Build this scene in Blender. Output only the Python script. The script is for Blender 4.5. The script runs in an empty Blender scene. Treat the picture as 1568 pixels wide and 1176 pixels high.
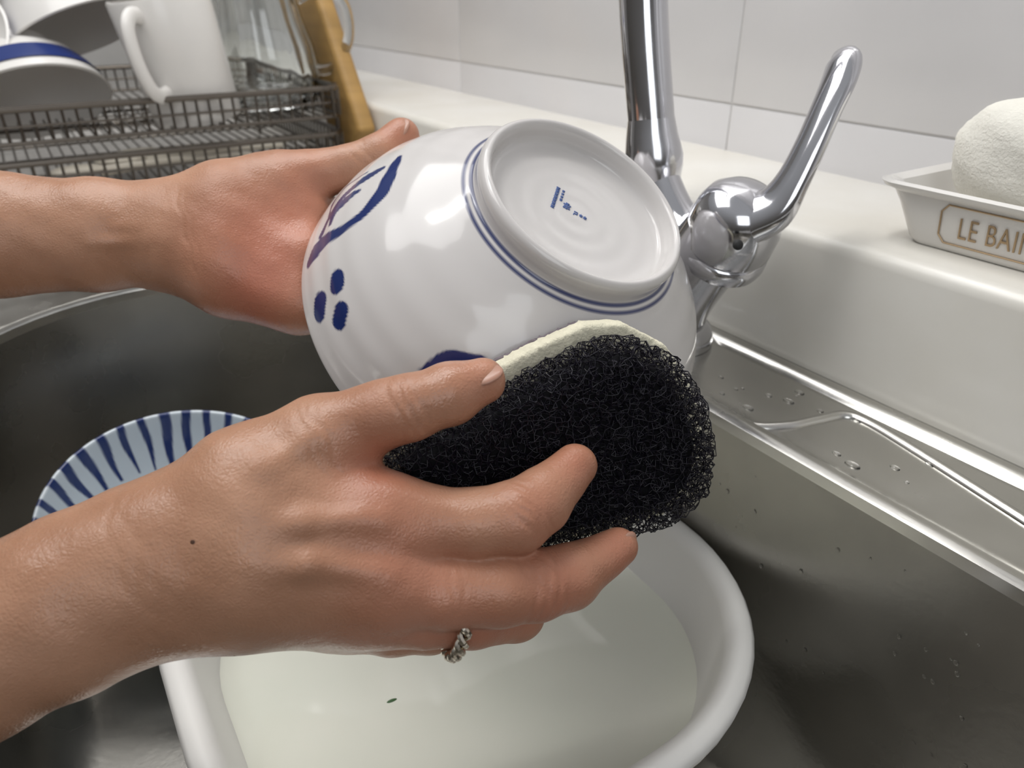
import bpy, bmesh, math, random
import numpy as np
from mathutils import Vector, Matrix, kdtree
from mathutils.bvhtree import BVHTree
random.seed(4); rng=np.random.default_rng(4)
# ------------------------------------------------------------------ camera
IW,IH=2212,1659
S=IW/1568.0
FPX=1150*S
PITCH=math.radians(28); YAW=math.radians(32.6)
CAM=Vector((0,0,1.044))
FH=Vector((-math.cos(YAW),math.sin(YAW),0)); R=Vector((math.sin(YAW),math.cos(YAW),0)); Z=Vector((0,0,1))
F=FH*math.cos(PITCH)-Z*math.sin(PITCH); U=FH*math.sin(PITCH)+Z*math.cos(PITCH)
RM=Matrix((R,U,-F)).transposed()          # camera-to-world rotation
def L(px,py,d):   # surveyed point (x right, y up, z toward viewer)
    return np.array([(px*S-IW/2)/FPX*d,(IH/2-py*S)/FPX*d,-d])
def W(v): return CAM+RM@Vector(v)
RMn=np.array(RM)
def Wn(a): return a@RMn.T+np.array(CAM)
cd=bpy.data.cameras.new('camera'); cam=bpy.data.objects.new('camera',cd)
bpy.context.collection.objects.link(cam)
cam.matrix_world=Matrix.Translation(CAM)@RM.to_4x4()
cd.sensor_width=36; cd.lens=36*FPX/IW; cd.clip_start=.01
cd.dof.use_dof=True; cd.dof.focus_distance=.27; cd.dof.aperture_fstop=14
bpy.context.scene.camera=cam
ZR=.86
def Hz(h): return CAM.z-h
# ------------------------------------------------------------------ materials
def mat(name,col,rough=.4,metal=0,var=.06,vscale=20,bump=0,bscale=200,spec=.5,sss=0,trans=0,ior=1.45,coat=0,col2=None,bdist=.001,stretch=None):
    m=bpy.data.materials.new(name); m.use_nodes=True; nt=m.node_tree; b=nt.nodes['Principled BSDF']
    tc=nt.nodes.new('ShaderNodeTexCoord'); mp=nt.nodes.new('ShaderNodeMapping')
    nt.links.new(tc.outputs['Object'],mp.inputs[0])
    if stretch: mp.inputs['Scale'].default_value=stretch
    n=nt.nodes.new('ShaderNodeTexNoise'); n.inputs['Scale'].default_value=vscale; n.inputs['Detail'].default_value=4
    nt.links.new(mp.outputs[0],n.inputs['Vector'])
    cr=nt.nodes.new('ShaderNodeValToRGB'); cr.color_ramp.elements[0].position=.3; cr.color_ramp.elements[1].position=.7
    c2=col2 if col2 else tuple(max(0,c*(1-var)) for c in col)
    cr.color_ramp.elements[0].color=(*c2,1); cr.color_ramp.elements[1].color=(*col,1)
    nt.links.new(n.outputs['Fac'],cr.inputs[0]); nt.links.new(cr.outputs[0],b.inputs['Base Color'])
    b.inputs['Roughness'].default_value=rough; b.inputs['Metallic'].default_value=metal
    b.inputs['IOR'].default_value=ior; b.inputs['Specular IOR Level'].default_value=spec
    b.inputs['Transmission Weight'].default_value=trans; b.inputs['Coat Weight'].default_value=coat
    if sss:
        b.inputs['Subsurface Weight'].default_value=sss; b.inputs['Subsurface Scale'].default_value=.004
        b.inputs['Subsurface Radius'].default_value=(1,.35,.2)
    if bump:
        n2=nt.nodes.new('ShaderNodeTexNoise'); n2.inputs['Scale'].default_value=bscale; n2.inputs['Detail'].default_value=3
        nt.links.new(mp.outputs[0],n2.inputs['Vector'])
        bp=nt.nodes.new('ShaderNodeBump'); bp.inputs['Strength'].default_value=bump; bp.inputs['Distance'].default_value=bdist
        nt.links.new(n2.outputs['Fac'],bp.inputs['Height']); nt.links.new(bp.outputs[0],b.inputs['Normal'])
    return m
def rough_var(m,lo,hi,scale):
    nt=m.node_tree; b=nt.nodes['Principled BSDF']; tc=nt.nodes.new('ShaderNodeTexCoord')
    n3=nt.nodes.new('ShaderNodeTexNoise'); n3.inputs['Scale'].default_value=scale; n3.inputs['Detail'].default_value=5
    mr=nt.nodes.new('ShaderNodeMapRange'); mr.inputs[1].default_value=.35; mr.inputs[2].default_value=.65; mr.inputs[3].default_value=lo; mr.inputs[4].default_value=hi
    nt.links.new(tc.outputs['Object'],n3.inputs['Vector']); nt.links.new(n3.outputs['Fac'],mr.inputs[0]); nt.links.new(mr.outputs[0],b.inputs['Roughness'])
def attr_mix(m,attr,col,mul=1.0):
    """mix a painted/pigment attribute over the base colour"""
    nt=m.node_tree; b=nt.nodes['Principled BSDF']; src=b.inputs['Base Color'].links[0].from_socket
    a=nt.nodes.new('ShaderNodeAttribute'); a.attribute_name=attr
    mx=nt.nodes.new('ShaderNodeMix'); mx.data_type='RGBA'
    nt.links.new(a.outputs['Fac'],mx.inputs[0]); nt.links.new(src,mx.inputs[6]); mx.inputs[7].default_value=(*col,1)
    nt.links.new(mx.outputs[2],b.inputs['Base Color'])
tile=mat('glazed_tile',(.75,.74,.75),.18,var=.02,bump=.05,bscale=12)
grout=mat('grout',(.66,.65,.64),.8,bump=.2)
marble=mat('white_marble',(.84,.82,.77),.26,var=.06,vscale=14,col2=(.77,.74,.67),sss=0,bump=.04,bscale=30)
steel=mat('brushed_steel',(.45,.435,.40),.30,1,var=.15,vscale=22,bump=.08,bscale=300); rough_var(steel,.24,.38,14)
steelrim=mat('polished_steel',(.62,.61,.58),.20,1,var=.10,vscale=20,bump=.08,bscale=45); rough_var(steelrim,.14,.30,22)
chrome=mat('chrome',(.68,.68,.71),.12,1,var=.06,vscale=12); rough_var(chrome,.07,.17,30)
darkhole=mat('dark_rubber',(.02,.02,.02),.6)
plastic=mat('white_plastic',(.80,.79,.76),.33,var=.02,sss=.0)
water=mat('milky_rice_water',(.79,.79,.70),.06,var=.05,vscale=14,bump=.10,bscale=16,col2=(.74,.755,.66),bdist=.003)
porc=mat('glazed_porcelain',(.70,.675,.66),.15,var=.02,coat=.25)
attr_mix(porc,'paint',(.010,.025,.13))
porc2=mat('blue_striped_porcelain',(.66,.74,.80),.15,var=.03,coat=.3)
attr_mix(porc2,'paint',(.015,.035,.15))
whitec=mat('white_ceramic',(.82,.80,.77),.2,var=.03)
bluepaint=mat('cobalt_stamp',(.10,.17,.42),.3)
bluedk=mat('cobalt_glaze',(.02,.04,.18),.25)
gold=mat('gold_lettering',(.42,.30,.18),.35,.6)
glassm=mat('clear_glass',(.93,.95,.94),.01,trans=1,ior=1.52,var=0)
wood=mat('bamboo_wood',(.50,.30,.10),.5,var=.25,vscale=8,stretch=(1,1,12))
wire=mat('bronze_wire',(.16,.14,.12),.3,.9)
foam=mat('black_reticulated_foam',(.010,.008,.017),.26,spec=.6)
core=mat('black_foam_core',(.003,.003,.005),.9)
felt=mat('cream_scour_felt',(.82,.78,.61),.9,var=.12,vscale=300,bump=.5,bscale=900)
felt2=mat('grey_felt_backing',(.20,.17,.19),.9,bump=.5,bscale=900)
puff=mat('white_sponge',(.90,.88,.80),.95,var=.06,vscale=90,bump=.6,bscale=700,bdist=.001)
silver=mat('silver',(.70,.64,.55),.2,1)
nail=mat('nail',(.47,.255,.185),.30,var=.05,sss=.1)
mole=mat('mole',(.08,.035,.02),.5)
counterm=mat('stone_counter',(.55,.53,.50),.3,var=.2,vscale=60)
cab=mat('cabinet_laminate',(.45,.42,.38),.45)
floorm=mat('floor_vinyl',(.30,.24,.18),.5,var=.2,vscale=5)
cutl=mat('ivory_cutlery',(.78,.72,.61),.3)
leaf=mat('herb_leaf',(.05,.12,.04),.5)
drop=mat('water_drop',(1,1,1),.02,trans=1,ior=1.33,var=0)
ceilm=mat('ceiling_paint',(.75,.74,.72),.9)
# skin
def skin(name):
    m=mat(name,(.50,.275,.175),.38,var=.10,vscale=38,col2=(.39,.20,.12),sss=.12,spec=.5)
    attr_mix(m,'flush',(.48,.14,.09))
    nt=m.node_tree; b=nt.nodes['Principled BSDF']
    tc=nt.nodes.new('ShaderNodeTexCoord')
    v=nt.nodes.new('ShaderNodeTexVoronoi'); v.inputs['Scale'].default_value=750; v.feature='DISTANCE_TO_EDGE'
    n=nt.nodes.new('ShaderNodeTexNoise'); n.inputs['Scale'].default_value=110; n.inputs['Detail'].default_value=7; n.inputs['Roughness'].default_value=.6
    nt.links.new(tc.outputs['Object'],v.inputs['Vector']); nt.links.new(tc.outputs['Object'],n.inputs['Vector'])
    b1=nt.nodes.new('ShaderNodeBump'); b1.inputs['Strength'].default_value=.28; b1.inputs['Distance'].default_value=.0006
    b2=nt.nodes.new('ShaderNodeBump'); b2.inputs['Strength'].default_value=.36; b2.inputs['Distance'].default_value=.0016
    nt.links.new(v.outputs['Distance'],b1.inputs['Height']); nt.links.new(n.outputs['Fac'],b2.inputs['Height'])
    nt.links.new(b2.outputs[0],b1.inputs['Normal']); nt.links.new(b1.outputs[0],b.inputs['Normal'])
    rough_var(m,.20,.46,28)
    return m
skinm=skin('skin')
# ------------------------------------------------------------------ mesh helpers
class Bd:
    def __init__(s): s.v=[];s.f=[];s.m=[];s.mats=[];s.attr={}
    def add(s,v,f,m,attr=None):
        o=len(s.v)
        if m not in s.mats: s.mats.append(m)
        i=s.mats.index(m)
        s.v.extend([tuple(map(float,p)) for p in v]); s.f.extend([tuple(int(x)+o for x in q) for q in f]); s.m.extend([i]*len(f))
        if attr: 
            for k,a in attr.items(): s.attr.setdefault(k,{}); s.attr[k][o]=a
        return s
    def build(s,name,smooth=True,angle=40,parent=None):
        c=np.mean(np.array(s.v),axis=0); vv=(np.array(s.v)-c)
        me=bpy.data.meshes.new(name); me.from_pydata(vv.tolist(),[],s.f); 
        for m in s.mats: me.materials.append(m)
        me.polygons.foreach_set('material_index',s.m)
        for k,d in s.attr.items():
            a=me.attributes.new(k,'FLOAT','POINT'); arr=np.zeros(len(s.v),dtype=np.float32)
            for o,x in d.items(): arr[o:o+len(x)]=x
            a.data.foreach_set('value',arr)
        me.update()
        if smooth:
            me.shade_smooth()
            if angle and len(me.polygons)<150000: me.set_sharp_from_angle(angle=math.radians(angle))
        ob=bpy.data.objects.new(name,me); ob.location=c; bpy.context.collection.objects.link(ob)
        if parent:
            bpy.context.view_layer.update(); ob.parent=parent; ob.matrix_parent_inverse=parent.matrix_world.inverted()
        return ob
def box(x0,x1,y0,y1,z0,z1,bev=0,seg=2):
    bm=bmesh.new(); bmesh.ops.create_cube(bm,size=1)
    for v in bm.verts: v.co=Vector((x0 if v.co.x<0 else x1,y0 if v.co.y<0 else y1,z0 if v.co.z<0 else z1))
    if bev: bmesh.ops.bevel(bm,geom=bm.edges[:],offset=bev,segments=seg,affect='EDGES',profile=.5)
    bm.verts.index_update(); r=([v.co[:] for v in bm.verts],[[v.index for v in f.verts] for f in bm.faces]); bm.free(); return r
def rr(x0,x1,y0,y1,r,z,n=10):
    out=[]
    for cx,cy,a0 in((x1-r,y1-r,0),(x0+r,y1-r,90),(x0+r,y0+r,180),(x1-r,y0+r,270)):
        for i in range(n+1):
            a=math.radians(a0+90*i/n); out.append((cx+r*math.cos(a),cy+r*math.sin(a),z))
    return out
def loft(loops,cap0=False,cap1=False,closed=False):
    n=len(loops[0]); v=[p for l in loops for p in l]; f=[]
    m=len(loops)
    for i in range(m if closed else m-1):
        j2=(i+1)%m
        for k in range(n):
            a=i*n+k;b=i*n+(k+1)%n; f.append((a,b,j2*n+(k+1)%n,j2*n+k))
    if cap0: f.append(tuple(range(n))[::-1])
    if cap1: f.append(tuple(range((m-1)*n,m*n)))
    return v,f
def spline(pts,k=8):
    pts=[np.array(p,float) for p in pts]; 
    if len(pts)<3: return pts
    out=[]
    for i in range(len(pts)-1):
        p0=pts[max(i-1,0)];p1=pts[i];p2=pts[i+1];p3=pts[min(i+2,len(pts)-1)]
        for j in range(k):
            t=j/k; out.append(.5*((2*p1)+(-p0+p2)*t+(2*p0-5*p1+4*p2-p3)*t*t+(-p0+3*p1-3*p2+p3)*t**3))
    out.append(pts[-1]); return out
def tube(pts,rad,n=12,k=1,flat=None,cap=True):
    """pts list of xyz; rad scalar or list; flat=(axis vec,scale) squashes section"""
    if np.isscalar(rad): rad=[rad]*len(pts)
    q=[list(p)+[r] for p,r in zip(pts,rad)]
    if k>1: q=spline(q,k)
    q=np.array(q,float); P=q[:,:3]; Rr=q[:,3]
    T=np.gradient(P,axis=0); T/=np.linalg.norm(T,axis=1)[:,None]+1e-12
    up=np.array([0,0,1.]) if abs(T[0][2])<.9 else np.array([1.,0,0])
    if flat is not None: up=np.array(flat[0],float)
    Nn=np.cross(T[0],up); Nn/=np.linalg.norm(Nn); loops=[]
    for i in range(len(P)):
        Nn=Nn-T[i]*Nn.dot(T[i]); Nn/=np.linalg.norm(Nn); Bn=np.cross(T[i],Nn)
        s=flat[1] if flat is not None else 1
        if callable(s): s=s(i/(len(P)-1))
        loops.append([tuple(P[i]+Rr[i]*(math.cos(a)*Nn+s*math.sin(a)*Bn)) for a in [2*math.pi*j/n for j in range(n)]])
    return loft(loops,cap,cap)
def lathe(prof,n=64,M=None,capped=False,flute=0,nfl=16):
    loops=[[(r*(1+flute*math.cos(nfl*2*math.pi*j/n))*math.cos(2*math.pi*j/n),r*(1+flute*math.cos(nfl*2*math.pi*j/n))*math.sin(2*math.pi*j/n),z) for j in range(n)] for r,z in prof]
    v,f=loft(loops)
    if M is not None: v=[tuple(M@Vector(p)) for p in v]
    return v,f
def frame(o,z,x=None):
    z=Vector(z).normalized(); x=Vector(x) if x is not None else (Vector((1,0,0)) if abs(z.x)<.9 else Vector((0,1,0)))
    x=(x-z*x.dot(z)).normalized(); y=z.cross(x)
    return Matrix.Translation(Vector(o))@Matrix((x,y,z)).transposed().to_4x4()
def ellipsoid(M,a,b,c,n=16,m=10):
    v=[];f=[]
    for i in range(m+1):
        ph=math.pi*i/m
        for j in range(n):
            th=2*math.pi*j/n; v.append(tuple(M@Vector((a*math.sin(ph)*math.cos(th),b*math.sin(ph)*math.sin(th),c*math.cos(ph)))))
    for i in range(m):
        for j in range(n): f.append((i*n+j,(i+1)*n+j,(i+1)*n+(j+1)%n,i*n+(j+1)%n))
    return v,f
# naive surface nets
def nets(Fv,org,h):
    s=Fv<0; nx,ny,nz=Fv.shape
    c=np.zeros((nx-1,ny-1,nz-1),np.int8)
    for a in(0,1):
        for b in(0,1):
            for d in(0,1): c+=s[a:nx-1+a,b:ny-1+b,d:nz-1+d]
    I,J,K=np.nonzero((c>0)&(c<8)); idx=-np.ones(c.shape,np.int64); idx[I,J,K]=np.arange(len(I))
    acc=np.zeros((len(I),3));cnt=np.zeros(len(I))
    cs=[(a,b,d) for a in(0,1) for b in(0,1) for d in(0,1)]
    for p in cs:
        for ax in range(3):
            if p[ax]: continue
            q=list(p);q[ax]=1
            v0=Fv[I+p[0],J+p[1],K+p[2]];v1=Fv[I+q[0],J+q[1],K+q[2]]
            m=(v0<0)!=(v1<0); t=np.where(m,v0/(v0-v1+1e-20),0)
            pos=np.tile(np.array(p,float),(len(I),1)); pos[:,ax]+=t
            acc[m]+=pos[m];cnt[m]+=1
    V=(np.stack([I,J,K],1)+acc/cnt[:,None])*h+org
    faces=[]
    for ax in range(3):
        A=[slice(None)]*3;Bs=[slice(None)]*3; A[ax]=slice(0,-1);Bs[ax]=slice(1,None)
        ch=s[tuple(A)]!=s[tuple(Bs)]; i,j,k=np.nonzero(ch); g=np.stack([i,j,k],1)
        o1,o2=[(1,2),(2,0),(0,1)][ax]
        ok=(g[:,o1]>0)&(g[:,o2]>0)&(g[:,o1]<c.shape[o1])&(g[:,o2]<c.shape[o2]); g=g[ok]
        ins=s[g[:,0],g[:,1],g[:,2]]
        def cell(d1,d2):
            q=g.copy();q[:,o1]-=d1;q[:,o2]-=d2;return idx[q[:,0],q[:,1],q[:,2]]
        Q=np.stack([cell(1,1),cell(0,1),cell(0,0),cell(1,0)],1)
        Q[~ins]=Q[~ins][:,::-1]; faces.append(Q)
    Fq=np.concatenate(faces); Fq=Fq[(Fq>=0).all(1)]
    return V,Fq
def smin(a,b,k):
    h=np.clip(.5+.5*(b-a)/k,0,1); return b*(1-h)+a*h-k*h*(1-h)
# ================================================================== ROOM
WY=.46
b=Bd()
b.add(*box(-2.2,1.2,WY+.0005,WY+.12,0,2.3),grout)
tw=.417; th=.25
for i in range(-5,4):
    for j in range(-1,6):
        x0=-.413+i*tw; z0=Hz(.172*WY)+j*th
        b.add(*box(x0+.0008,x0+tw-.0008,WY-.0005,WY+.006,z0+.0008,z0+th-.0008,.0006,2),tile)
b.build('wall_back')
b=Bd(); b.add(*box(-2.2,1.2,-2.0,.58,-.05,0),floorm); b.build('floor')
b=Bd(); b.add(*box(-2.3,-2.2,-2.0,.58,0,2.3),ceilm); b.build('wall_left')
# marble ledge
b=Bd(); b.add(*box(-2.19,1.2,.327,WY-.001,ZR-.04,Hz(.111),.007,4),marble); b.build('marble_ledge')
# counter + cabinet
b=Bd()
b.add(*box(-2.19,-.597,-.22,.3265,ZR-.04,ZR-.001,.003),counterm)
b.add(*box(.352,1.2,-.22,.3265,ZR-.04,ZR-.001,.003),counterm)
b.add(*box(-.597,.352,-.22,-.125,ZR-.04,ZR-.001,.003),counterm)
b.build('countertop')
b=Bd()
b.add(*box(-2.18,1.2,-.18,-.16,.1,ZR-.041),cab); b.add(*box(-2.18,1.2,-.10,-.09,0,.1),cab); b.add(*box(-2.18,1.2,.330,.456,0,ZR-.0402),cab)
for i in range(7):
    b.add(*box(-2.175+i*.482,-2.175+i*.482+.476,-.20,-.181,.11,ZR-.05,.003),cab)
    b.add(*box(-1.74+i*.482,-1.728+i*.482,-.225,-.201,.62,.76,.003),chrome)
b.build('base_cabinet')
# ------------------------------------------------------------------ sink
b=Bd(); N=14
BX0,BX1,BY0,BY1=-.538,.30,-.078,.2505
def offs(o,z,r=.13): return rr(BX0+o,BX1-o,BY0+o,BY1-o,max(r-o*.8,.02),z,N)
lo=[rr(-.596,.351,-.124,.3262,.012,ZR-.004,N),rr(-.596,.351,-.124,.3262,.012,ZR+.001,N),rr(-.594,.349,-.122,.3245,.012,ZR+.0035,N),
    rr(-.590,.345,-.118,.320,.012,ZR+.0042,N),rr(-.586,.341,-.114,.316,.012,ZR+.003,N),rr(-.584,.339,-.112,.313,.012,ZR+.0005,N)]
b.add(*loft(lo),steelrim)
lo=[rr(-.584,.339,-.112,.313,.012,ZR+.0005,N),offs(-.016,ZR+.0005,.14),offs(-.011,ZR+.0008,.135),offs(-.008,ZR+.0026,.135),offs(-.003,ZR+.0032),offs(.0005,ZR+.002),offs(.001,ZR-.003)]
b.add(*loft(lo),steelrim)
lo=[offs(.001,ZR-.003),offs(.0012,ZR-.02),offs(.002,ZR-.11)]
for i in range(1,9):
    a=math.pi/2*i/8; lo.append(offs(.002+.035*(1-math.cos(a)),ZR-.11-.055*math.sin(a)))
lo.append(offs(.10,ZR-.1655)); lo.append(offs(.16,ZR-.166))
b.add(*loft(lo,False,True),steel)
# pressed deck ridge behind the basin (drainer/faucet deck contour)
def deck(px,py,h=.1835):
    r=Vector(L(px,py,1)); w=RM@r; t=h/(-w.z); return CAM+w*t
pts=[deck(*p) for p in((1062,606),(1100,632),(1150,652),(1205,652),(1250,643),(1292,636),(1330,648),(1400,690),(1568,797),(1700,882))]
b.add(*tube([tuple(p-Vector((0,0,.001))) for p in pts],.0032,10,6),steelrim)
sink=b.build('kitchen_sink',angle=60)
# ------------------------------------------------------------------ faucet
b=Bd(); FY=.292
def fp(x,h,y=FY): return (x,y,Hz(h))
b.add(*lathe([(0,.012),(.020,.012),(.025,.010),(.027,.004),(.027,0)],40,Matrix.Translation((-.290,FY,ZR+.0007))),chrome)
b.add(*tube([fp(-.290,.178),fp(-.283,.155),fp(-.266,.125),fp(-.256,.110)],[.0200,.0195,.0200,.0210],40,6),chrome)
Mb=frame(fp(-.250,.105),(.38,-.12,.92))
b.add(*lathe([(.0210,-.024),(.0222,-.020),(.0222,-.0165),(.0205,-.015),(.0222,-.012),(.0228,0),(.0215,.008),(.0185,.014),(.013,.0185),(.006,.0205),(0,.021)],48,Mb),chrome)
# spout
b.add(*tube([fp(-.268,.124),fp(-.285,.118),fp(-.298,.106),fp(-.309,.092)],[.015,.0135,.0118,.0112],32,6),chrome)
b.add(*tube([fp(-.3075,.098),fp(-.3105,.090),fp(-.3125,.084),fp(-.3140,.079),fp(-.316,.072),fp(-.3175,.064)],[.0120,.0150,.0158,.0152,.0140,.0128],40,1),chrome)
top=[fp(-.317,.066),fp(-.331,.005),fp(-.341,-.08),fp(-.342,-.16),(-.335,FY-.02,Hz(-.21)),(-.322,FY-.07,Hz(-.235)),(-.31,FY-.13,Hz(-.23)),(-.305,FY-.165,Hz(-.19))]
b.add(*tube(top,.0126,32,8),chrome)
# lever
hp=[L(1150,335,.362),L(1185,318,.356),L(1212,280,.350),L(1240,225,.346),L(1264,170,.344),L(1284,125,.344),L(1292,95,.347),L(1284,84,.351)]
hr=[.0140,.0125,.0094,.0084,.0082,.0088,.0082,.004]
b.add(*tube([tuple(W(p)) for p in hp],hr,28,8,flat=(tuple(R),.70)),chrome)
hc=W(L(1130,375,.343)); b.add(*ellipsoid(frame(hc,-F),.0025,.0025,.0016),darkhole)
b.build('kitchen_faucet',angle=50)
# ------------------------------------------------------------------ soap dish
b=Bd(); zt=Hz(.082); zb=Hz(.111)
x0,x1=-.216,-.072
out=[rr(x0+.018,x1-.018,.357,.423,.008,zb+.0003),rr(x0+.016,x1-.016,.3545,.4255,.009,zb+.003),rr(x0+.008,x1-.008,.352,.429,.011,zb+.018),
 rr(x0+.004,x1-.004,.3505,.4305,.012,zt-.005),rr(x0,x1,.3465,.4335,.013,zt-.003),rr(x0-.001,x1+.001,.3455,.4345,.013,zt-.001),rr(x0+.0015,x1-.0015,.348,.432,.012,zt),
 rr(x0+.006,x1-.006,.3525,.4275,.010,zt-.002),rr(x0+.016,x1-.016,.361,.419,.008,zb+.006),rr(x0+.03,x1-.03,.37,.41,.006,zb+.005)]
b.add(*loft(out,True,True),whitec)
# lettering + frame on the front face
fc=bpy.data.curves.new('t','FONT'); fc.body='LE BAIN'; fc.size=.0150; fc.extrude=.0003; fc.space_character=1.08; fc.offset=-.00012
to=bpy.data.objects.new('t',fc); bpy.context.collection.objects.link(to); bpy.context.view_layer.update()
me=to.evaluated_get(bpy.context.evaluated_depsgraph_get()).to_mesh()
def onface(x,z): # x along dish, z height above base -> on sloping face
    return (x,.3545-(z-.003)/(.026-.003)*.0042-.0003,zb+z)
tv=[onface(-.1735+v.co.x*.60,.0080+v.co.y*.95)[:1]+(onface(0,.0080+v.co.y*.95)[1]-v.co.z,onface(0,.0080+v.co.y*.95)[2]) for v in me.vertices]
b.add(tv,[list(p.vertices) for p in me.polygons],gold)
bpy.data.objects.remove(to)
fr=[(-.182,.008),(-.179,.0045),(-.122,.0045),(-.119,.008),(-.119,.019),(-.122,.0225),(-.179,.0225),(-.182,.019),(-.182,.008)]
for i in range(8): b.add(*tube([onface(*fr[i]),onface(*fr[i+1])],.0004,6),gold)
b.build('soap_dish')
# puffy sponge in dish
def nrm(v): v=np.array(v,float); return v/np.linalg.norm(v)
g=Bd(); v,f=ellipsoid(Matrix.Identity(4),1,1,1,96,64)
vv=[]
for p in v:
    p=np.array(p); q=np.sign(p)*np.abs(p)**.85
    w=1+.02*math.sin(p[0]*5+p[1]*3)+.012*math.sin(p[2]*9+p[0]*7)+rng.normal(0,.004)
    vv.append((-.150+q[0]*.051*w,.391+q[1]*.030*w,Hz(.070)+q[2]*.029*w))
g.add(vv,f,puff); g.build('bath_sponge')
# ------------------------------------------------------------------ tub
b=Bd(); TX0,TX1,TY0,TY1=-.365,-.115,-.004,.2465; zt=Hz(.25); zf=ZR-.1625
def tr(o,z,r=.10): return rr(TX0+o,TX1-o,TY0+o,TY1-o,max(r-o,.02),z,14)
lo=[tr(.045,zf),tr(.036,zf+.003),tr(.030,zf+.012),tr(.012,zt-.014),tr(.010,zt-.010),tr(.002,zt-.010),tr(.0,zt-.008),tr(-.001,zt-.003),tr(.001,zt),tr(.005,zt+.0012),tr(.009,zt),
    tr(.012,zt-.005),tr(.032,zt-.085),tr(.038,zt-.093),tr(.05,zt-.095)]
b.add(*loft(lo,True,True),plastic)
b.add(*loft([tr(.0185,zt-.0355),tr(.0205,zt-.0362),tr(.035,zt-.0364),tr(.07,zt-.0364)],False,True),water)
zw=zt-.0364
lp=deck(600,1073,CAM.z-zw)
b.add(*ellipsoid(frame(lp,Z,R+FH*.5),.0024,.0008,.0006),leaf)
b.build('plastic_washing_up_tub',angle=50)
# ------------------------------------------------------------------ lathe bowls with painted attribute
def resample(prof,step):
    P=np.array(spline(prof,10)); d=np.r_[0,np.cumsum(np.linalg.norm(np.diff(P,axis=0),axis=1))]
    s=np.linspace(0,d[-1],int(d[-1]/step)); return np.stack([np.interp(s,d,P[:,0]),np.interp(s,d,P[:,1])],1)
# main bowl, local z along the foot axis, z=0 at lip
BH=.083; BR=.0955; BF=.0452
ext=[(BR-.0015,-.0002),(BR,.001),(BR,.004),(BR-.002,.014),(BR-.007,.029),(BR-.0155,.044),(BR-.027,.0565),(BR-.039,.0660),(BF+.0040,.0708),(BF+.0005,.0727),(BF,.075),(BF+.0005,.079),(BF,.0815),(BF-.0018,BH),(BF-.0034,BH-.0008),(BF-.0042,BH-.003),(BF-.0048,BH-.007),(BF-.0070,BH-.0092),(BF-.014,BH-.0098),(.02,BH-.0100),(.0001,BH-.0100)]
ex=resample(ext,.0006)
for i in range(len(ex)):
    z=ex[i,1]; r=ex[i,0]
    if .006<z<.069: ex[i,0]+=.00012*math.sin(z*2*math.pi/.0115)
    if z>BH-.0115 and r<BF-.009: ex[i,1]+=.00006*math.sin(r*2*math.pi/.009)
inn=resample([(.0001,.065),(.03,.064),(.047,.058),(.064,.046),(.079,.030),(.089,.013),(BR-.0045,.003),(BR-.003,.0005),(BR-.0015,-.0002)],.0015)
prof=[tuple(p) for p in inn[:-1]]+[tuple(p) for p in ex]
ax=nrm([.417,.522,.742]); footc=L(900,301,.300)
foot_w=W(footc); ax_w=RM@Vector(ax)
MB=frame(foot_w-ax_w*BH,ax_w,RM@Vector((.82,-.57,0)))
nseg=560
v,f=lathe(prof,nseg); V=np.array(v)
lv,lf=lathe(prof[::2],180); bm=BVHTree.FromPolygons([tuple(p) for p in lv],lf)
MBi=MB.inverted()
def hit(px,py):
    o=MBi@CAM; d=(MBi.to_3x3()@(RM@Vector(L(px,py,1)))).normalized(); h=bm.ray_cast(o,d)
    return np.array(h[0]) if h[0] else None
paint=np.zeros(len(V),np.float32)
pidx=np.arange(len(V))//nseg; isext=pidx>=len(inn)-1
wob_=.0004*(np.sin(V[:,0]*260+V[:,1]*190)+.6*np.sin(V[:,1]*520-V[:,0]*310))
def stroke(pts,rad):
    """pts (x,y[,r]) brush stroke"""
    global paint
    H=[]
    for p in pts:
        h=hit(p[0],p[1])
        if h is not None: H.append(list(h)+[p[2] if len(p)>2 else rad])
    if not H: print('miss',pts); return
    if len(H)==1: H=H*2
    H=spline(H,5) if len(H)>2 else [np.array(x) for x in H]
    for a,c in zip(H[:-1],H[1:]):
        ab=c[:3]-a[:3]; t=np.clip(((V-a[:3])@ab)/(ab@ab+1e-12),0,1); d=np.linalg.norm(V-a[:3]-t[:,None]*ab,axis=1)
        rd=a[3]+(c[3]-a[3])*t
        paint=np.maximum(paint,np.where(isext,np.clip((rd-d+wob_)/.0006,0,1),0))
stroke([(516,426),(516,436)],.0045); stroke([(490,462),(489,478)],.0045); stroke([(522,477),(520,491)],.0048)
stroke([(612,240,.002),(600,262,.003),(585,292,.0036),(558,325,.0032),(525,350,.0030),(496,370,.0036),(482,386,.0045),(474,400,.003)],.003)
stroke([(585,258,.0015),(557,275,.0032),(527,300,.0030),(506,330,.0022),(492,360,.0018)],.0017)
stroke([(550,292,.0014),(532,304,.0038),(514,322,.0034),(506,342,.0015)],.0017)
stroke([(562,264,.001),(535,282,.0016),(514,305,.0016),(504,332,.001)],.001)
stroke([(650,572,.003),(690,560,.006),(730,560,.005)],.0055)
# twin bands round the foot
k0=len(inn)-1+int(np.argmin(np.hypot(ex[:,0]-(BF+.0010),ex[:,1]-.0724))) 
dsx=.0006
for off,wd_ in((0,.00060),(-5,.00055)):
    d=np.abs(pidx-(k0+off))*dsx; paint=np.maximum(paint,np.clip((wd_+.0004-d)/.0005,0,1)*.97)
b=Bd(); b.add([tuple(MB@Vector(p)) for p in V],f,porc,{'paint':paint})
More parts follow.
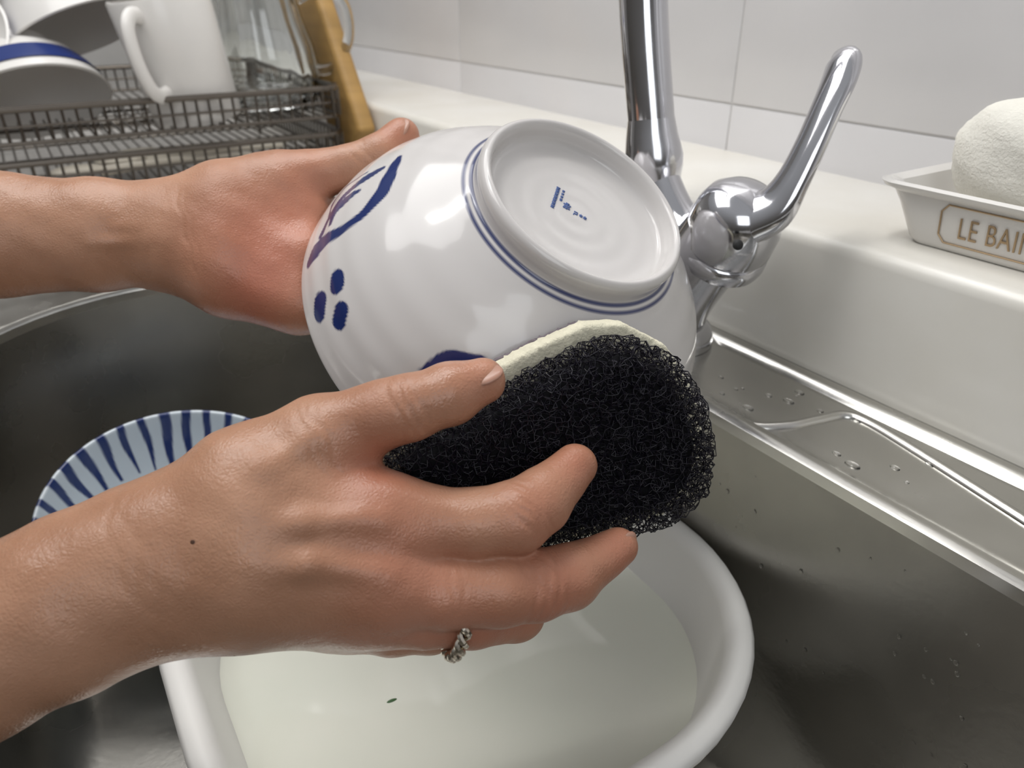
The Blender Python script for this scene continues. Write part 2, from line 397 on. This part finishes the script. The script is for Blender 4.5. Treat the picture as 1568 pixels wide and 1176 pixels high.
# maker's mark
c0=hit(868,316)
M0=frame(MB@Vector((c0[0],c0[1],BH-.0098)),ax_w,R)@Matrix.Rotation(-.25,4,'Z')@Matrix.Scale(1.25,4)
def mark(x,y,w,h,a=0):
    M=M0@Matrix.Rotation(a,4,'Z'); 
    q=[M@Vector((x+sx*w/2,y+sy*h/2,sz)) for sz in(-.0003,.00012) for sx,sy in((-1,-1),(1,-1),(1,1),(-1,1))]
    b.add([tuple(p) for p in q],[(4,5,6,7),(0,1,5,4),(1,2,6,5),(2,3,7,6),(3,0,4,7)],bluepaint)
for k in range(7):
    gx,gy=-.0046,.0062-k*.0017
    mark(gx,gy+.0005,.0014,.0002); mark(gx,gy-.0005,.0013,.0002); mark(gx,gy,.0002,.0012); mark(gx+(.0005 if k%2 else -.0005),gy,.0002,.0009); mark(gx,gy,.0011,.0002)
for k in range(4):
    gx,gy=-.0026,.0062-k*.0016
    mark(gx,gy+.0003,.0010,.0002); mark(gx,gy,.0002,.0010); mark(gx,gy-.0003,.0009,.0002)
for x,y,w,h in((.0,.0006,.0028,.0003),(.0,-.0003,.0022,.0003),(.0,-.0012,.0026,.0003),(.0,-.0002,.0003,.0030),(-.0009,-.0009,.0003,.0012),(.0009,.0000,.0003,.0012),(.0,.0013,.0014,.0003),
   (.0035,-.0006,.0014,.0003),(.0035,-.0016,.0014,.0003),(.0041,-.0011,.0003,.0010),(.0029,-.0020,.0003,.0008),(.0055,-.0008,.0012,.00025),(.0055,-.0014,.0012,.00025),(.0055,-.0010,.0002,.0016),(.0070,-.0008,.0012,.00025),(.0070,-.0014,.0012,.00025),(.0070,-.0010,.0002,.0016)): mark(x,y,w,h)
b.build('porcelain_bowl',angle=0)
# striped bowl
sp=resample([(.0001,.006),(.02,.0065),(.035,.012),(.055,.026),(.068,.045),(.0755,.062),(.077,.064),(.0785,.063),(.077,.058),(.071,.044),(.058,.025),(.040,.010),(.030,.006),(.029,.0),(.026,0),(.025,.004),(.0001,.004)],.0012)
ns=512; v,f=lathe([tuple(p) for p in sp],ns); V2=np.array(v); th=np.arctan2(V2[:,1],V2[:,0])
z=V2[:,2]
st=36; fr_=np.floor(th/(2*math.pi)*st); ph=(th/(2*math.pi)*st)%1
lim=.030+.005*np.sin(fr_*12.9)
wob=.10*np.sin(z*170+fr_*2.1)
wd=.12+.13*np.clip((z-lim)/.02,0,1)+.04*np.sin(fr_*5.3)
p2=np.clip((wd-np.abs(ph-.5+wob*.5))/.06,0,1)*(z>lim)
b=Bd()
MS=frame(Vector((-.430,.028,ZR-.150)),(.34,.02,.94))
b.add([tuple(MS@Vector(p)) for p in V2],f,porc2,{'paint':p2.astype(np.float32)})
b.build('striped_bowl',angle=0)
# ================================================================== SPONGE
n_s=nrm([.30,-.25,.92]); O_s=L(840,670,.25)
u_s=nrm(np.array([1,0,0])-n_s*n_s[0]); v_s=np.cross(n_s,u_s)
def uv(px,py):
    r_=L(px,py,1); t=(n_s@O_s)/(n_s@r_); p=r_*t-O_s; return np.array([p@u_s,p@v_s])
poly=np.array([uv(*p) for p in((570,715),(640,675),(700,645),(770,603),(850,558),(935,520),(990,518),(1055,552),(1096,615),(1112,690),(1100,762),(1050,815),(960,842),(850,868),(760,870),(680,850),(610,785))])
def polysdf(X,Y,pl):
    d=np.full(X.shape,1e9); s=np.ones(X.shape)
    n=len(pl); j=n-1
    for i in range(n):
        e=pl[j]-pl[i]; wx=X-pl[i][0]; wy=Y-pl[i][1]; t=np.clip((wx*e[0]+wy*e[1])/(e@e),0,1)
        bx=wx-e[0]*t; by=wy-e[1]*t; d=np.minimum(d,bx*bx+by*by)
        c1=Y>=pl[i][1]; c2=Y<pl[j][1]; c3=e[0]*wy>e[1]*wx
        fl=(c1&c2&c3)|(~c1&~c2&~c3); s=np.where(fl,-s,s); j=i
    return s*np.sqrt(d)
def slab(P,w0,w1,rd,grow=0):
    d2=polysdf(P[...,0],P[...,1],poly)-grow+rd; dw=np.abs(P[...,2]-(w0+w1)/2)-(w1-w0)/2+rd
    return np.minimum(np.maximum(d2,dw),0)+np.sqrt(np.maximum(d2,0)**2+np.maximum(dw,0)**2)-rd
MSp=np.stack([u_s,v_s,n_s],1)
def toW(P): return Wn(P@MSp.T+O_s)
mn=poly.min(0)-.009; mx=poly.max(0)+.009
def gridpts(w0,w1,h):
    ax_=[np.arange(mn[0],mx[0],h),np.arange(mn[1],mx[1],h),np.arange(w0-.004,w1+.004,h)]
    return np.stack(np.meshgrid(*ax_,indexing='ij'),-1),np.array([mn[0],mn[1],w0-.004])
b=Bd()
# foam struts: open-cell network
h=.0020
G,_=gridpts(-.018,.001,h); G=G.reshape(-1,3)+rng.uniform(-.38,.38,(G.size//3,3))*h
dd=slab(G,-.018,0.001,.009); G=G[(dd<0)&(dd>-.0080)]
kd=kdtree.KDTree(len(G)); [kd.insert(p,i) for i,p in enumerate(G)]; kd.balance()
E=set()
for i,p in enumerate(G):
    for _,j,dist in kd.find_n(p,5)[1:]:
        if dist<h*1.5: E.add((min(i,j),max(i,j)))
E=np.array(list(E)); A=G[E[:,0]];C=G[E[:,1]]; T=C-A; T/=np.linalg.norm(T,axis=1)[:,None]+1e-9
Nn=np.cross(T,np.where(np.abs(T[:,2:3])<.9,np.array([[0,0,1.]]),np.array([[1.,0,0]]))); Nn/=np.linalg.norm(Nn,axis=1)[:,None]; Bn=np.cross(T,Nn)
rs=.00019; vs=[]
for X in(A,C):
    for k in range(3):
        a=2*math.pi*k/3; vs.append(X+rs*(math.cos(a)*Nn+math.sin(a)*Bn))
VV=np.stack(vs,1).reshape(-1,3); o=np.arange(len(A))*6
FF=np.concatenate([np.stack([o+k,o+(k+1)%3,o+3+(k+1)%3,o+3+k],1) for k in range(3)])
b.add(toW(VV),FF,foam)
def addslab(w0,w1,rd,grow,m,h=.0014,noise=0):
    G,og=gridpts(w0,w1,h); D=slab(G,w0,w1,rd,grow); V,Fq=nets(D,og,h)
    if noise: V=V+rng.normal(0,noise,V.shape)
    b.add(toW(V),Fq,m)
addslab(-.0180,-.0062,.005,-.0072,core)
addslab(-.0270,-.0180,.0015,.0020,felt,noise=.00015)
addslab(-.0290,-.0272,.0008,.0020,felt2,noise=.0002)
b.build('dish_sponge',angle=0)
# ================================================================== HANDS
def build_hand(name,palm,fingers,nails,flush,creases,drops,moles=(),h=.00085,kp=.010,kf=.0012,kfp=.006):
    allp=[q for c in palm+fingers for q in c]
    P=np.array([L(*q[:3]) for q in allp]); rad=np.array([q[3] for q in allp])
    lo_=(P-rad[:,None]).min(0)-.006; hi_=(P+rad[:,None]).max(0)+.006
    axs=[np.arange(lo_[i],hi_[i],h,dtype=np.float32) for i in range(3)]
    X,Y,Zg=np.meshgrid(*axs,indexing='ij',sparse=True)
    def cone(a,b_,ra,rb):
        ba=(b_-a).astype(np.float32); t=np.clip(((X-a[0])*ba[0]+(Y-a[1])*ba[1]+(Zg-a[2])*ba[2])/float(ba@ba),0,1)
        return np.sqrt((X-a[0]-t*ba[0])**2+(Y-a[1]-t*ba[1])**2+(Zg-a[2]-t*ba[2])**2)-(ra+(rb-ra)*t)
    def chain(c,k):
        D=None; pts=[L(*q[:3]) for q in c]
        for i in range(len(c)-1):
            d=cone(pts[i].astype(np.float32),pts[i+1].astype(np.float32),c[i][3],c[i+1][3]); D=d if D is None else smin(D,d,k)
        return D
    D=None
    for c in palm: d=chain(c,.006); D=d if D is None else smin(D,d,kp if c[0][3]>.006 else .004)
    Fg=None
    for c in fingers: d=chain(c,.0025); Fg=d if Fg is None else smin(Fg,d,kf)
    D=smin(D,Fg,kfp)
    V,Fq=nets(D,np.array(lo_),h)
    # smoothing
    e=np.concatenate([Fq[:,[0,1]],Fq[:,[1,2]],Fq[:,[2,3]],Fq[:,[3,0]]]); n=len(V)
    for _ in range(3):
        s=np.zeros((n,3));c=np.zeros(n)
        for k in range(3): s[:,k]=np.bincount(e[:,0],V[e[:,1],k],n)+np.bincount(e[:,1],V[e[:,0],k],n)
        c=np.bincount(e[:,0],minlength=n)+np.bincount(e[:,1],minlength=n); V=V*.5+.5*s/c[:,None]
    fn=np.cross(V[Fq[:,2]]-V[Fq[:,0]],V[Fq[:,3]]-V[Fq[:,1]]); Nv=np.zeros((n,3))
    for k in range(4): 
        for a in range(3): Nv[:,a]+=np.bincount(Fq[:,k],fn[:,a],n)
    Nv/=np.linalg.norm(Nv,axis=1)[:,None]+1e-12
    disp=np.zeros(n)
    for (p,q,wd,dep,rg) in creases:   # p point, q second point on bone axis direction
        a=L(*p); t=nrm(L(*q)-a); rel=V-a; s_=rel@t; s_=s_+.0009*np.sin(rel@nrm(np.cross(t,[.3,.2,1]))*420+p[0]); dist=np.linalg.norm(rel,axis=1)
        disp-=dep*np.exp(-(s_/wd)**2)*np.clip((rg-dist)/(rg*.4),0,1)
    # soft undulation of flesh
    disp+=.00020*(np.sin(V[:,0]*210+V[:,1]*140)*np.sin(V[:,1]*260-V[:,2]*180+1)) 
    V=V+Nv*disp[:,None]
    fl=np.zeros(n)
    for (p,sg,am) in flush: fl+=am*np.exp(-((V-L(*p))**2).sum(1)/sg**2)
    VW=Wn(V)
    b=Bd(); b.add(VW,Fq,skinm,{'flush':np.clip(fl,0,.85).astype(np.float32)})
    for (p,tip,nn,ln,wd) in nails:
        a=L(*p); t=L(*tip)-a; M=frame(W(a),RM@Vector(nn),RM@Vector(t)); b.add(*ellipsoid(M,ln,wd,.0014,20,12),nail)
    if drops or moles:
        kd=BVHTree.FromPolygons(VW.tolist(),Fq.tolist())
        for lst,mt,hh in((drops,drop,.35),(moles,mole,.15)):
            for px,py,r_ in lst:
                hit_=kd.ray_cast(CAM,(RM@Vector(L(px,py,1))).normalized())
                if hit_[0]:
                    nn=hit_[1] if hit_[1].dot(F)<0 else -hit_[1]
                    b.add(*ellipsoid(frame(hit_[0],nn,R),r_*1.2,r_,r_*hh,12,8),mt)
    ob=b.build(name,angle=0)
    return ob
def jcr(p,q,offs_,wd=.0009,dep=.0004,rg=.013):
    """a few flexion creases around joint p, along direction p->q"""
    out=[]
    a=np.array(p,float);bq=np.array(q,float); d=bq-a; ln=math.hypot(d[0],d[1])
    for o_ in offs_:
        c=a+d*(o_/ln); out.append((tuple(c),tuple(c+d),wd,dep,rg))
    return out
# right hand (front, holds the sponge)
palm=[
 [(-560,1190,.205,.030),(-60,985,.214,.024),(120,900,.219,.0215),(225,850,.222,.0185)],
 [(-560,1250,.205,.028),(-60,1020,.214,.022),(120,955,.219,.0190),(225,910,.224,.0168)],
 [(215,845,.224,.0180),(400,790,.226,.0180),(585,795,.229,.0145)],
 [(215,880,.222,.0180),(400,850,.222,.0175),(590,885,.226,.0140)],
 [(215,905,.224,.0172),(400,893,.225,.0162),(575,922,.231,.0130)],
 [(220,912,.228,.0152),(380,912,.232,.0145),(530,935,.240,.0115)],
 [(260,830,.226,.0170),(380,745,.228,.0180),(490,678,.232,.0140)],
 [(400,760,.232,.0150),(520,750,.236,.0110)],
 # extensor tendons
 [(330,825,.2095,.0020),(460,800,.2104,.0023),(580,795,.2160,.0026)],
 [(330,860,.2070,.0020),(470,865,.2079,.0023),(590,880,.2145,.0026)],
 [(330,895,.2115,.0018),(460,908,.2138,.0020),(560,922,.2198,.0022)],
 [(300,800,.2140,.0022),(400,722,.2138,.0023),(480,675,.2200,.0024)],
]
fingers=[
 [(490,676,.232,.0130),(560,645,.231,.0108),(590,634,.230,.0102),(628,624,.229,.0100),(690,602,.231,.0094),(738,583,.234,.0074)],
 [(575,795,.229,.0140),(650,800,.229,.0113),(725,802,.230,.0106),(790,792,.231,.0112),(826,768,.236,.0100),(880,714,.246,.0074)],
 [(580,885,.226,.0135),(680,905,.228,.0113),(765,903,.231,.0112),(820,895,.236,.0110),(868,884,.242,.0103),(946,838,.256,.0068)],
 [(565,922,.231,.0125),(650,938,.234,.0105),(722,942,.239,.0102),(790,938,.254,.0095),(800,925,.268,.0075)],
 [(520,935,.240,.0110),(600,958,.245,.0095),(660,958,.252,.0090),(720,950,.266,.0085),(730,940,.276,.0065)],
]
nails=[((742,575,.2292),(778,558,.2284),(-.25,.75,.6),.0060,.0046),
       ((895,706,.2430),(905,690,.243),(.75,.25,.6),.0048,.0038),
       ((962,832,.2535),(975,818,.256),(.7,-.1,.7),.0046,.0038)]
flush=[((815,785,.225),.012,.30),((880,714,.24),.011,.40),((946,840,.25),.013,.45),((850,890,.233),.014,.30),((740,585,.228),.012,.30),((600,800,.215),.018,.16),((640,880,.215),.018,.22),((600,640,.222),.018,.15),((700,960,.23),.02,.30),((560,970,.225),.02,.2),((820,940,.24),.02,.3),((570,720,.225),.012,.35)]
creases=jcr((628,624,.22),(690,602,.221),(-22,-12,-3,7,17),dep=.00035)+jcr((812,778,.224),(850,745,.230),(-24,-14,-5,5,14),dep=.00035)+jcr((835,892,.230),(880,876,.237),(-28,-16,-5,6,16),dep=.00035)+jcr((700,903,.217),(760,905,.219),(-6,8),dep=.0002)+jcr((490,676,.218),(560,645,.219),(-14,0,12),dep=.0003,rg=.014)
creases+=[((195,870,.205),(300,825,.205),.0012,.00018,.030),((212,875,.205),(310,830,.205),.0010,.00015,.028),((228,868,.205),(330,820,.205),.0011,.00016,.026),((245,868,.205),(340,820,.205),.0010,.00012,.024)]
build_hand('right_hand',palm,fingers,nails,flush,creases,[],[(295,830,.0006)])
# ring on the ring finger
ctr=L(697,940,.2365); axr=nrm(L(722,942,.239)-L(650,938,.234)); Mr=frame(W(ctr),RM@Vector(axr))
b=Bd()
for s_ in(0,math.pi):
    pts=[]
    for i in range(161):
        a=2*math.pi*i/160; tw_=a*11+s_; rad_=.0126+.0010*math.cos(tw_); pts.append(tuple(Mr@Vector((rad_*math.cos(a),rad_*math.sin(a),.0013*math.sin(tw_)))))
    b.add(*tube(pts,.0011,8),silver)
b.build('silver_ring')
# left hand (behind, holds the rim)
palm=[
 [(-420,345,.335,.026),(0,340,.343,.0215),(150,340,.349,.0190),(270,335,.354,.0172)],
 [(-420,385,.335,.026),(0,380,.343,.0215),(150,382,.349,.0185),(270,378,.354,.0172)],
 [(265,345,.354,.0175),(345,312,.354,.0190),(430,290,.358,.0165)],
 [(265,360,.354,.0175),(350,345,.352,.0200),(460,335,.358,.0150)],
 [(265,372,.354,.0185),(350,385,.350,.0200),(465,400,.350,.0165)],
 [(265,380,.354,.0175),(350,420,.348,.0190),(455,460,.345,.0160)],
 [(180,350,.334,.0018),(260,352,.337,.0020),(310,352,.340,.0018)],
 [(140,372,.332,.0016),(240,368,.336,.0018),(300,366,.339,.0016)],
]
fingers=[
 [(410,288,.358,.0160),(470,270,.358,.0120),(535,256,.360,.0102),(582,238,.362,.0098),(616,208,.366,.0086)],
 [(450,335,.360,.0130),(520,335,.372,.0098),(590,345,.374,.0092),(650,365,.368,.0075)],
 [(455,385,.354,.0130),(530,400,.362,.0100),(600,415,.360,.0092),(660,430,.350,.0078)],
 [(455,425,.350,.0130),(530,450,.350,.0098),(600,470,.342,.0090),(640,480,.334,.0075)],
 [(450,455,.345,.0125),(515,490,.336,.0088),(565,510,.329,.0080),(595,520,.321,.0068)],
]
nails=[((612,199,.3605),(634,170,.362),(-.45,.35,.8),.0066,.0050)]
flush=[((400,390,.335),.034,.34),((430,440,.335),.024,.25),((350,340,.335),.018,.12),((480,270,.35),.016,.2),((612,205,.36),.012,.40),((380,460,.335),.018,.2),((460,330,.345),.02,.25)]
creases=jcr((560,248,.352),(600,225,.354),(-10,0,10),dep=.0003)+[((296,360,.338),(330,350,.338),.0011,.0003,.028),((308,360,.338),(340,350,.338),.001,.0002,.026)]
build_hand('left_hand',palm,fingers,nails,flush,creases,[])
# ================================================================== RACK
b=Bd()
RX0,RX1,RY0,RY1=-1.13,-.777,-.06,.292
def wtube(a,c,r=.0012,n=6): b.add(*tube([a,c],r,n),wire)
def tray(ht,hb,sp=.011):
    zt,zb=Hz(ht),Hz(hb)
    for z,r in((zt,.0028),(zb,.0018),((zt+zb)/2,.0012)):
        pts=rr(RX0,RX1,RY0,RY1,.02,z,6); pts=pts+[pts[0]]
        b.add(*tube(pts,r,8,cap=False),wire)
    y=RY0+.012
    while y<RY1-.005:
        wtube((RX0,y,zt),(RX0,y,zb)); wtube((RX1,y,zt),(RX1,y,zb)); wtube((RX0,y,zb),(RX1,y,zb)); y+=sp
    x=RX0+.012
    while x<RX1-.005:
        wtube((x,RY0,zt),(x,RY0,zb)); wtube((x,RY1,zt),(x,RY1,zb)); x+=sp
    for k in(.25,.5,.75): wtube((RX0+(RX1-RX0)*k,RY0,zb-.002),(RX0+(RX1-RX0)*k,RY1,zb-.002),.0018)
tray(.092,.119); tray(.136,.162)
for x in(RX0+.02,RX1-.02):
    for y in(RY0,RY1): wtube((x,y,Hz(.089)),(x,y,ZR),.0028,10)
rack=b.build('dish_drying_rack')
# cutlery in lower tray
b=Bd()
for k,(y0,y1,x,rr_) in enumerate([(.06,.20,-.805,.005),(.10,.24,-.83,.0035),(.12,.25,-.85,.004)]):
    z=Hz(.162)+.0085+k*.001
    b.add(*tube([(x,y0,z),(x,(y0+y1)/2,z+.003),(x,y1,z+.001)],[rr_,.0035,.0028],10,5),cutl)
    b.add(*ellipsoid(frame((x,y0-.018,z+.003),Z),.012,.024,.005),cutl)
b.build('cutlery')
# mug
def mugobj(name,M,r0,r1,h,hdir):
    b=Bd()
    b.add(*lathe([(0,.004),(r0-.006,.004),(r0-.004,.0),(r0-.001,.001),(r0,.005),(r0+(r1-r0)*.5,h*.5),(r1,h-.002),(r1-.001,h),(r1-.003,h-.001),(r1-.0035,h-.006),(r0-.004,.012),(0,.008)],64,M),whitec)
    rm=(r0+r1)/2; hp=[(rm-.004,.88),(rm+.012,.91),(rm+.024,.83),(rm+.028,.62),(rm+.024,.42),(rm+.013,.32),(rm-.003,.31)]
    pts=[tuple(M@Vector((x*math.cos(hdir),x*math.sin(hdir),z*h))) for x,z in hp]
    b.add(*tube(pts,.0070,14,6,flat=(tuple(M.to_3x3()@Vector((math.sin(hdir),-math.cos(hdir),0))),.7)),whitec)
    return b.build(name)
mugobj('coffee_mug',frame((-.823,.160,Hz(.1178)),(.02,-.16,.99)),.041,.045,.112,math.radians(-38))
# glass pitcher
b=Bd(); M=frame((-.865,.246,Hz(.1185)),(0,-.05,1))
b.add(*lathe([(0,.001),(.035,.001),(.045,.004),(.052,.016),(.055,.035),(.052,.060),(.045,.085),(.042,.105),(.044,.125),(.047,.14),(.0445,.14),(.0395,.105),(.0425,.085),(.0490,.060),(.052,.035),(.049,.018),(.041,.0095),(.03,.008),(0,.008)],192,M,flute=.012,nfl=16),glassm)
pts=[tuple(M@Vector(p)) for p in((.028,.036,.104),(.040,.062,.114),(.048,.078,.096),(.046,.078,.064),(.038,.062,.040),(.030,.046,.036))]
b.add(*tube(pts,.0055,14,6),glassm)
b.build('glass_pitcher')
# stacked bowls and plate
def crock(name,M,Rr,h,m,band=False):
    b=Bd(); b.add(*lathe([(0,.004),(Rr*.40,.004),(Rr*.42,0),(Rr*.46,.0),(Rr*.47,.006),(Rr*.72,h*.35),(Rr*.93,h*.8),(Rr,h),(Rr-.002,h+.001),(Rr-.0045,h-.002),(Rr*.68,h*.40),(Rr*.40,.010),(0,.009)],72,M),m)
    if band: b.add(*lathe([(Rr*.80,h*.50),(Rr*.885,h*.66),(Rr*.96,h*.84)],72,M@Matrix.Translation((0,0,-.0005))),bluedk)
    return b.build(name)
crock('rice_bowl',frame((-.885,.020,Hz(.052)),(.55,.10,-.8)),.066,.055,whitec,True)
crock('rice_bowl',frame((-.915,.065,Hz(-.015)),(.35,.25,-.9)),.070,.060,whitec)
crock('serving_plate',frame((-.88,-.030,Hz(.066)),(.6,-.5,.7)),.070,.022,whitec,True)
# cutting board leaning
b=Bd(); v,f=box(0,.085,-.010,.010,0,.26,.006,3)
Mc=Matrix.Translation((-.833,.3125,ZR-.0005))@Matrix.Rotation(math.radians(-36),4,'Y')
b.add([tuple(Mc@Vector(p)) for p in v],f,wood); b.build('wooden_cutting_board')
# droplets
b=Bd()
for k in range(26):
    x=random.uniform(-.30,0.02); y=random.uniform(.266,.308)
    r_=random.uniform(.0008,.0026); b.add(*ellipsoid(Matrix.Translation((x,y,ZR+.0006)),r_*random.uniform(1,1.6),r_*random.uniform(.7,1),r_*.4,10,6),drop)
for k in range(70):
    x=random.uniform(-.28,.05); zz=random.uniform(.015,.10); yw=BY1-.0012-.0008*zz/.11
    r_=random.uniform(.0004,.0012); b.add(*ellipsoid(Matrix.Translation((x,yw,ZR-zz)),r_,r_*.4,r_*1.2,10,6),drop)
b.build('water_droplets',parent=sink)
# ================================================================== LIGHT
def area(name,loc,tgt,sx,sy,pw,col=(1,1,1)):
    l=bpy.data.lights.new(name,'AREA'); l.shape='RECTANGLE'; l.size=sx; l.size_y=sy; l.energy=pw; l.color=col
    o=bpy.data.objects.new(name,l); bpy.context.collection.objects.link(o); o.location=loc
    o.rotation_euler=(Vector(tgt)-Vector(loc)).to_track_quat('-Z','Y').to_euler(); return o
area('ceiling_light',(-.75,-.10,2.25),(-.3,.15,.9),1.3,.8,13.5,(1,.985,.97))
area('window_light',(.9,-.35,1.60),(-.3,.3,.95),.7,.7,3.6,(.93,.965,1))
area('under_cabinet_light',(-.40,.36,1.62),(-.36,.36,.9),.9,.08,2.8,(1,.99,.96))
w=bpy.data.worlds.new('w'); bpy.context.scene.world=w; w.use_nodes=True; nt=w.node_tree
bg=nt.nodes['Background']; tc=nt.nodes.new('ShaderNodeTexCoord'); sx=nt.nodes.new('ShaderNodeSeparateXYZ'); cr=nt.nodes.new('ShaderNodeValToRGB')
nt.links.new(tc.outputs['Generated'],sx.inputs[0]); nt.links.new(sx.outputs['Z'],cr.inputs[0]); nt.links.new(cr.outputs[0],bg.inputs[0])
e=cr.color_ramp.elements; e[0].position=0; e[0].color=(.15,.14,.125,1); e[1].position=.75; e[1].color=(.85,.865,.89,1)
k=cr.color_ramp.elements.new(.25); k.color=(.29,.28,.27,1)
bg.inputs[1].default_value=.44
bpy.context.scene.view_settings.view_transform='Standard'
bpy.context.scene.view_settings.exposure=0
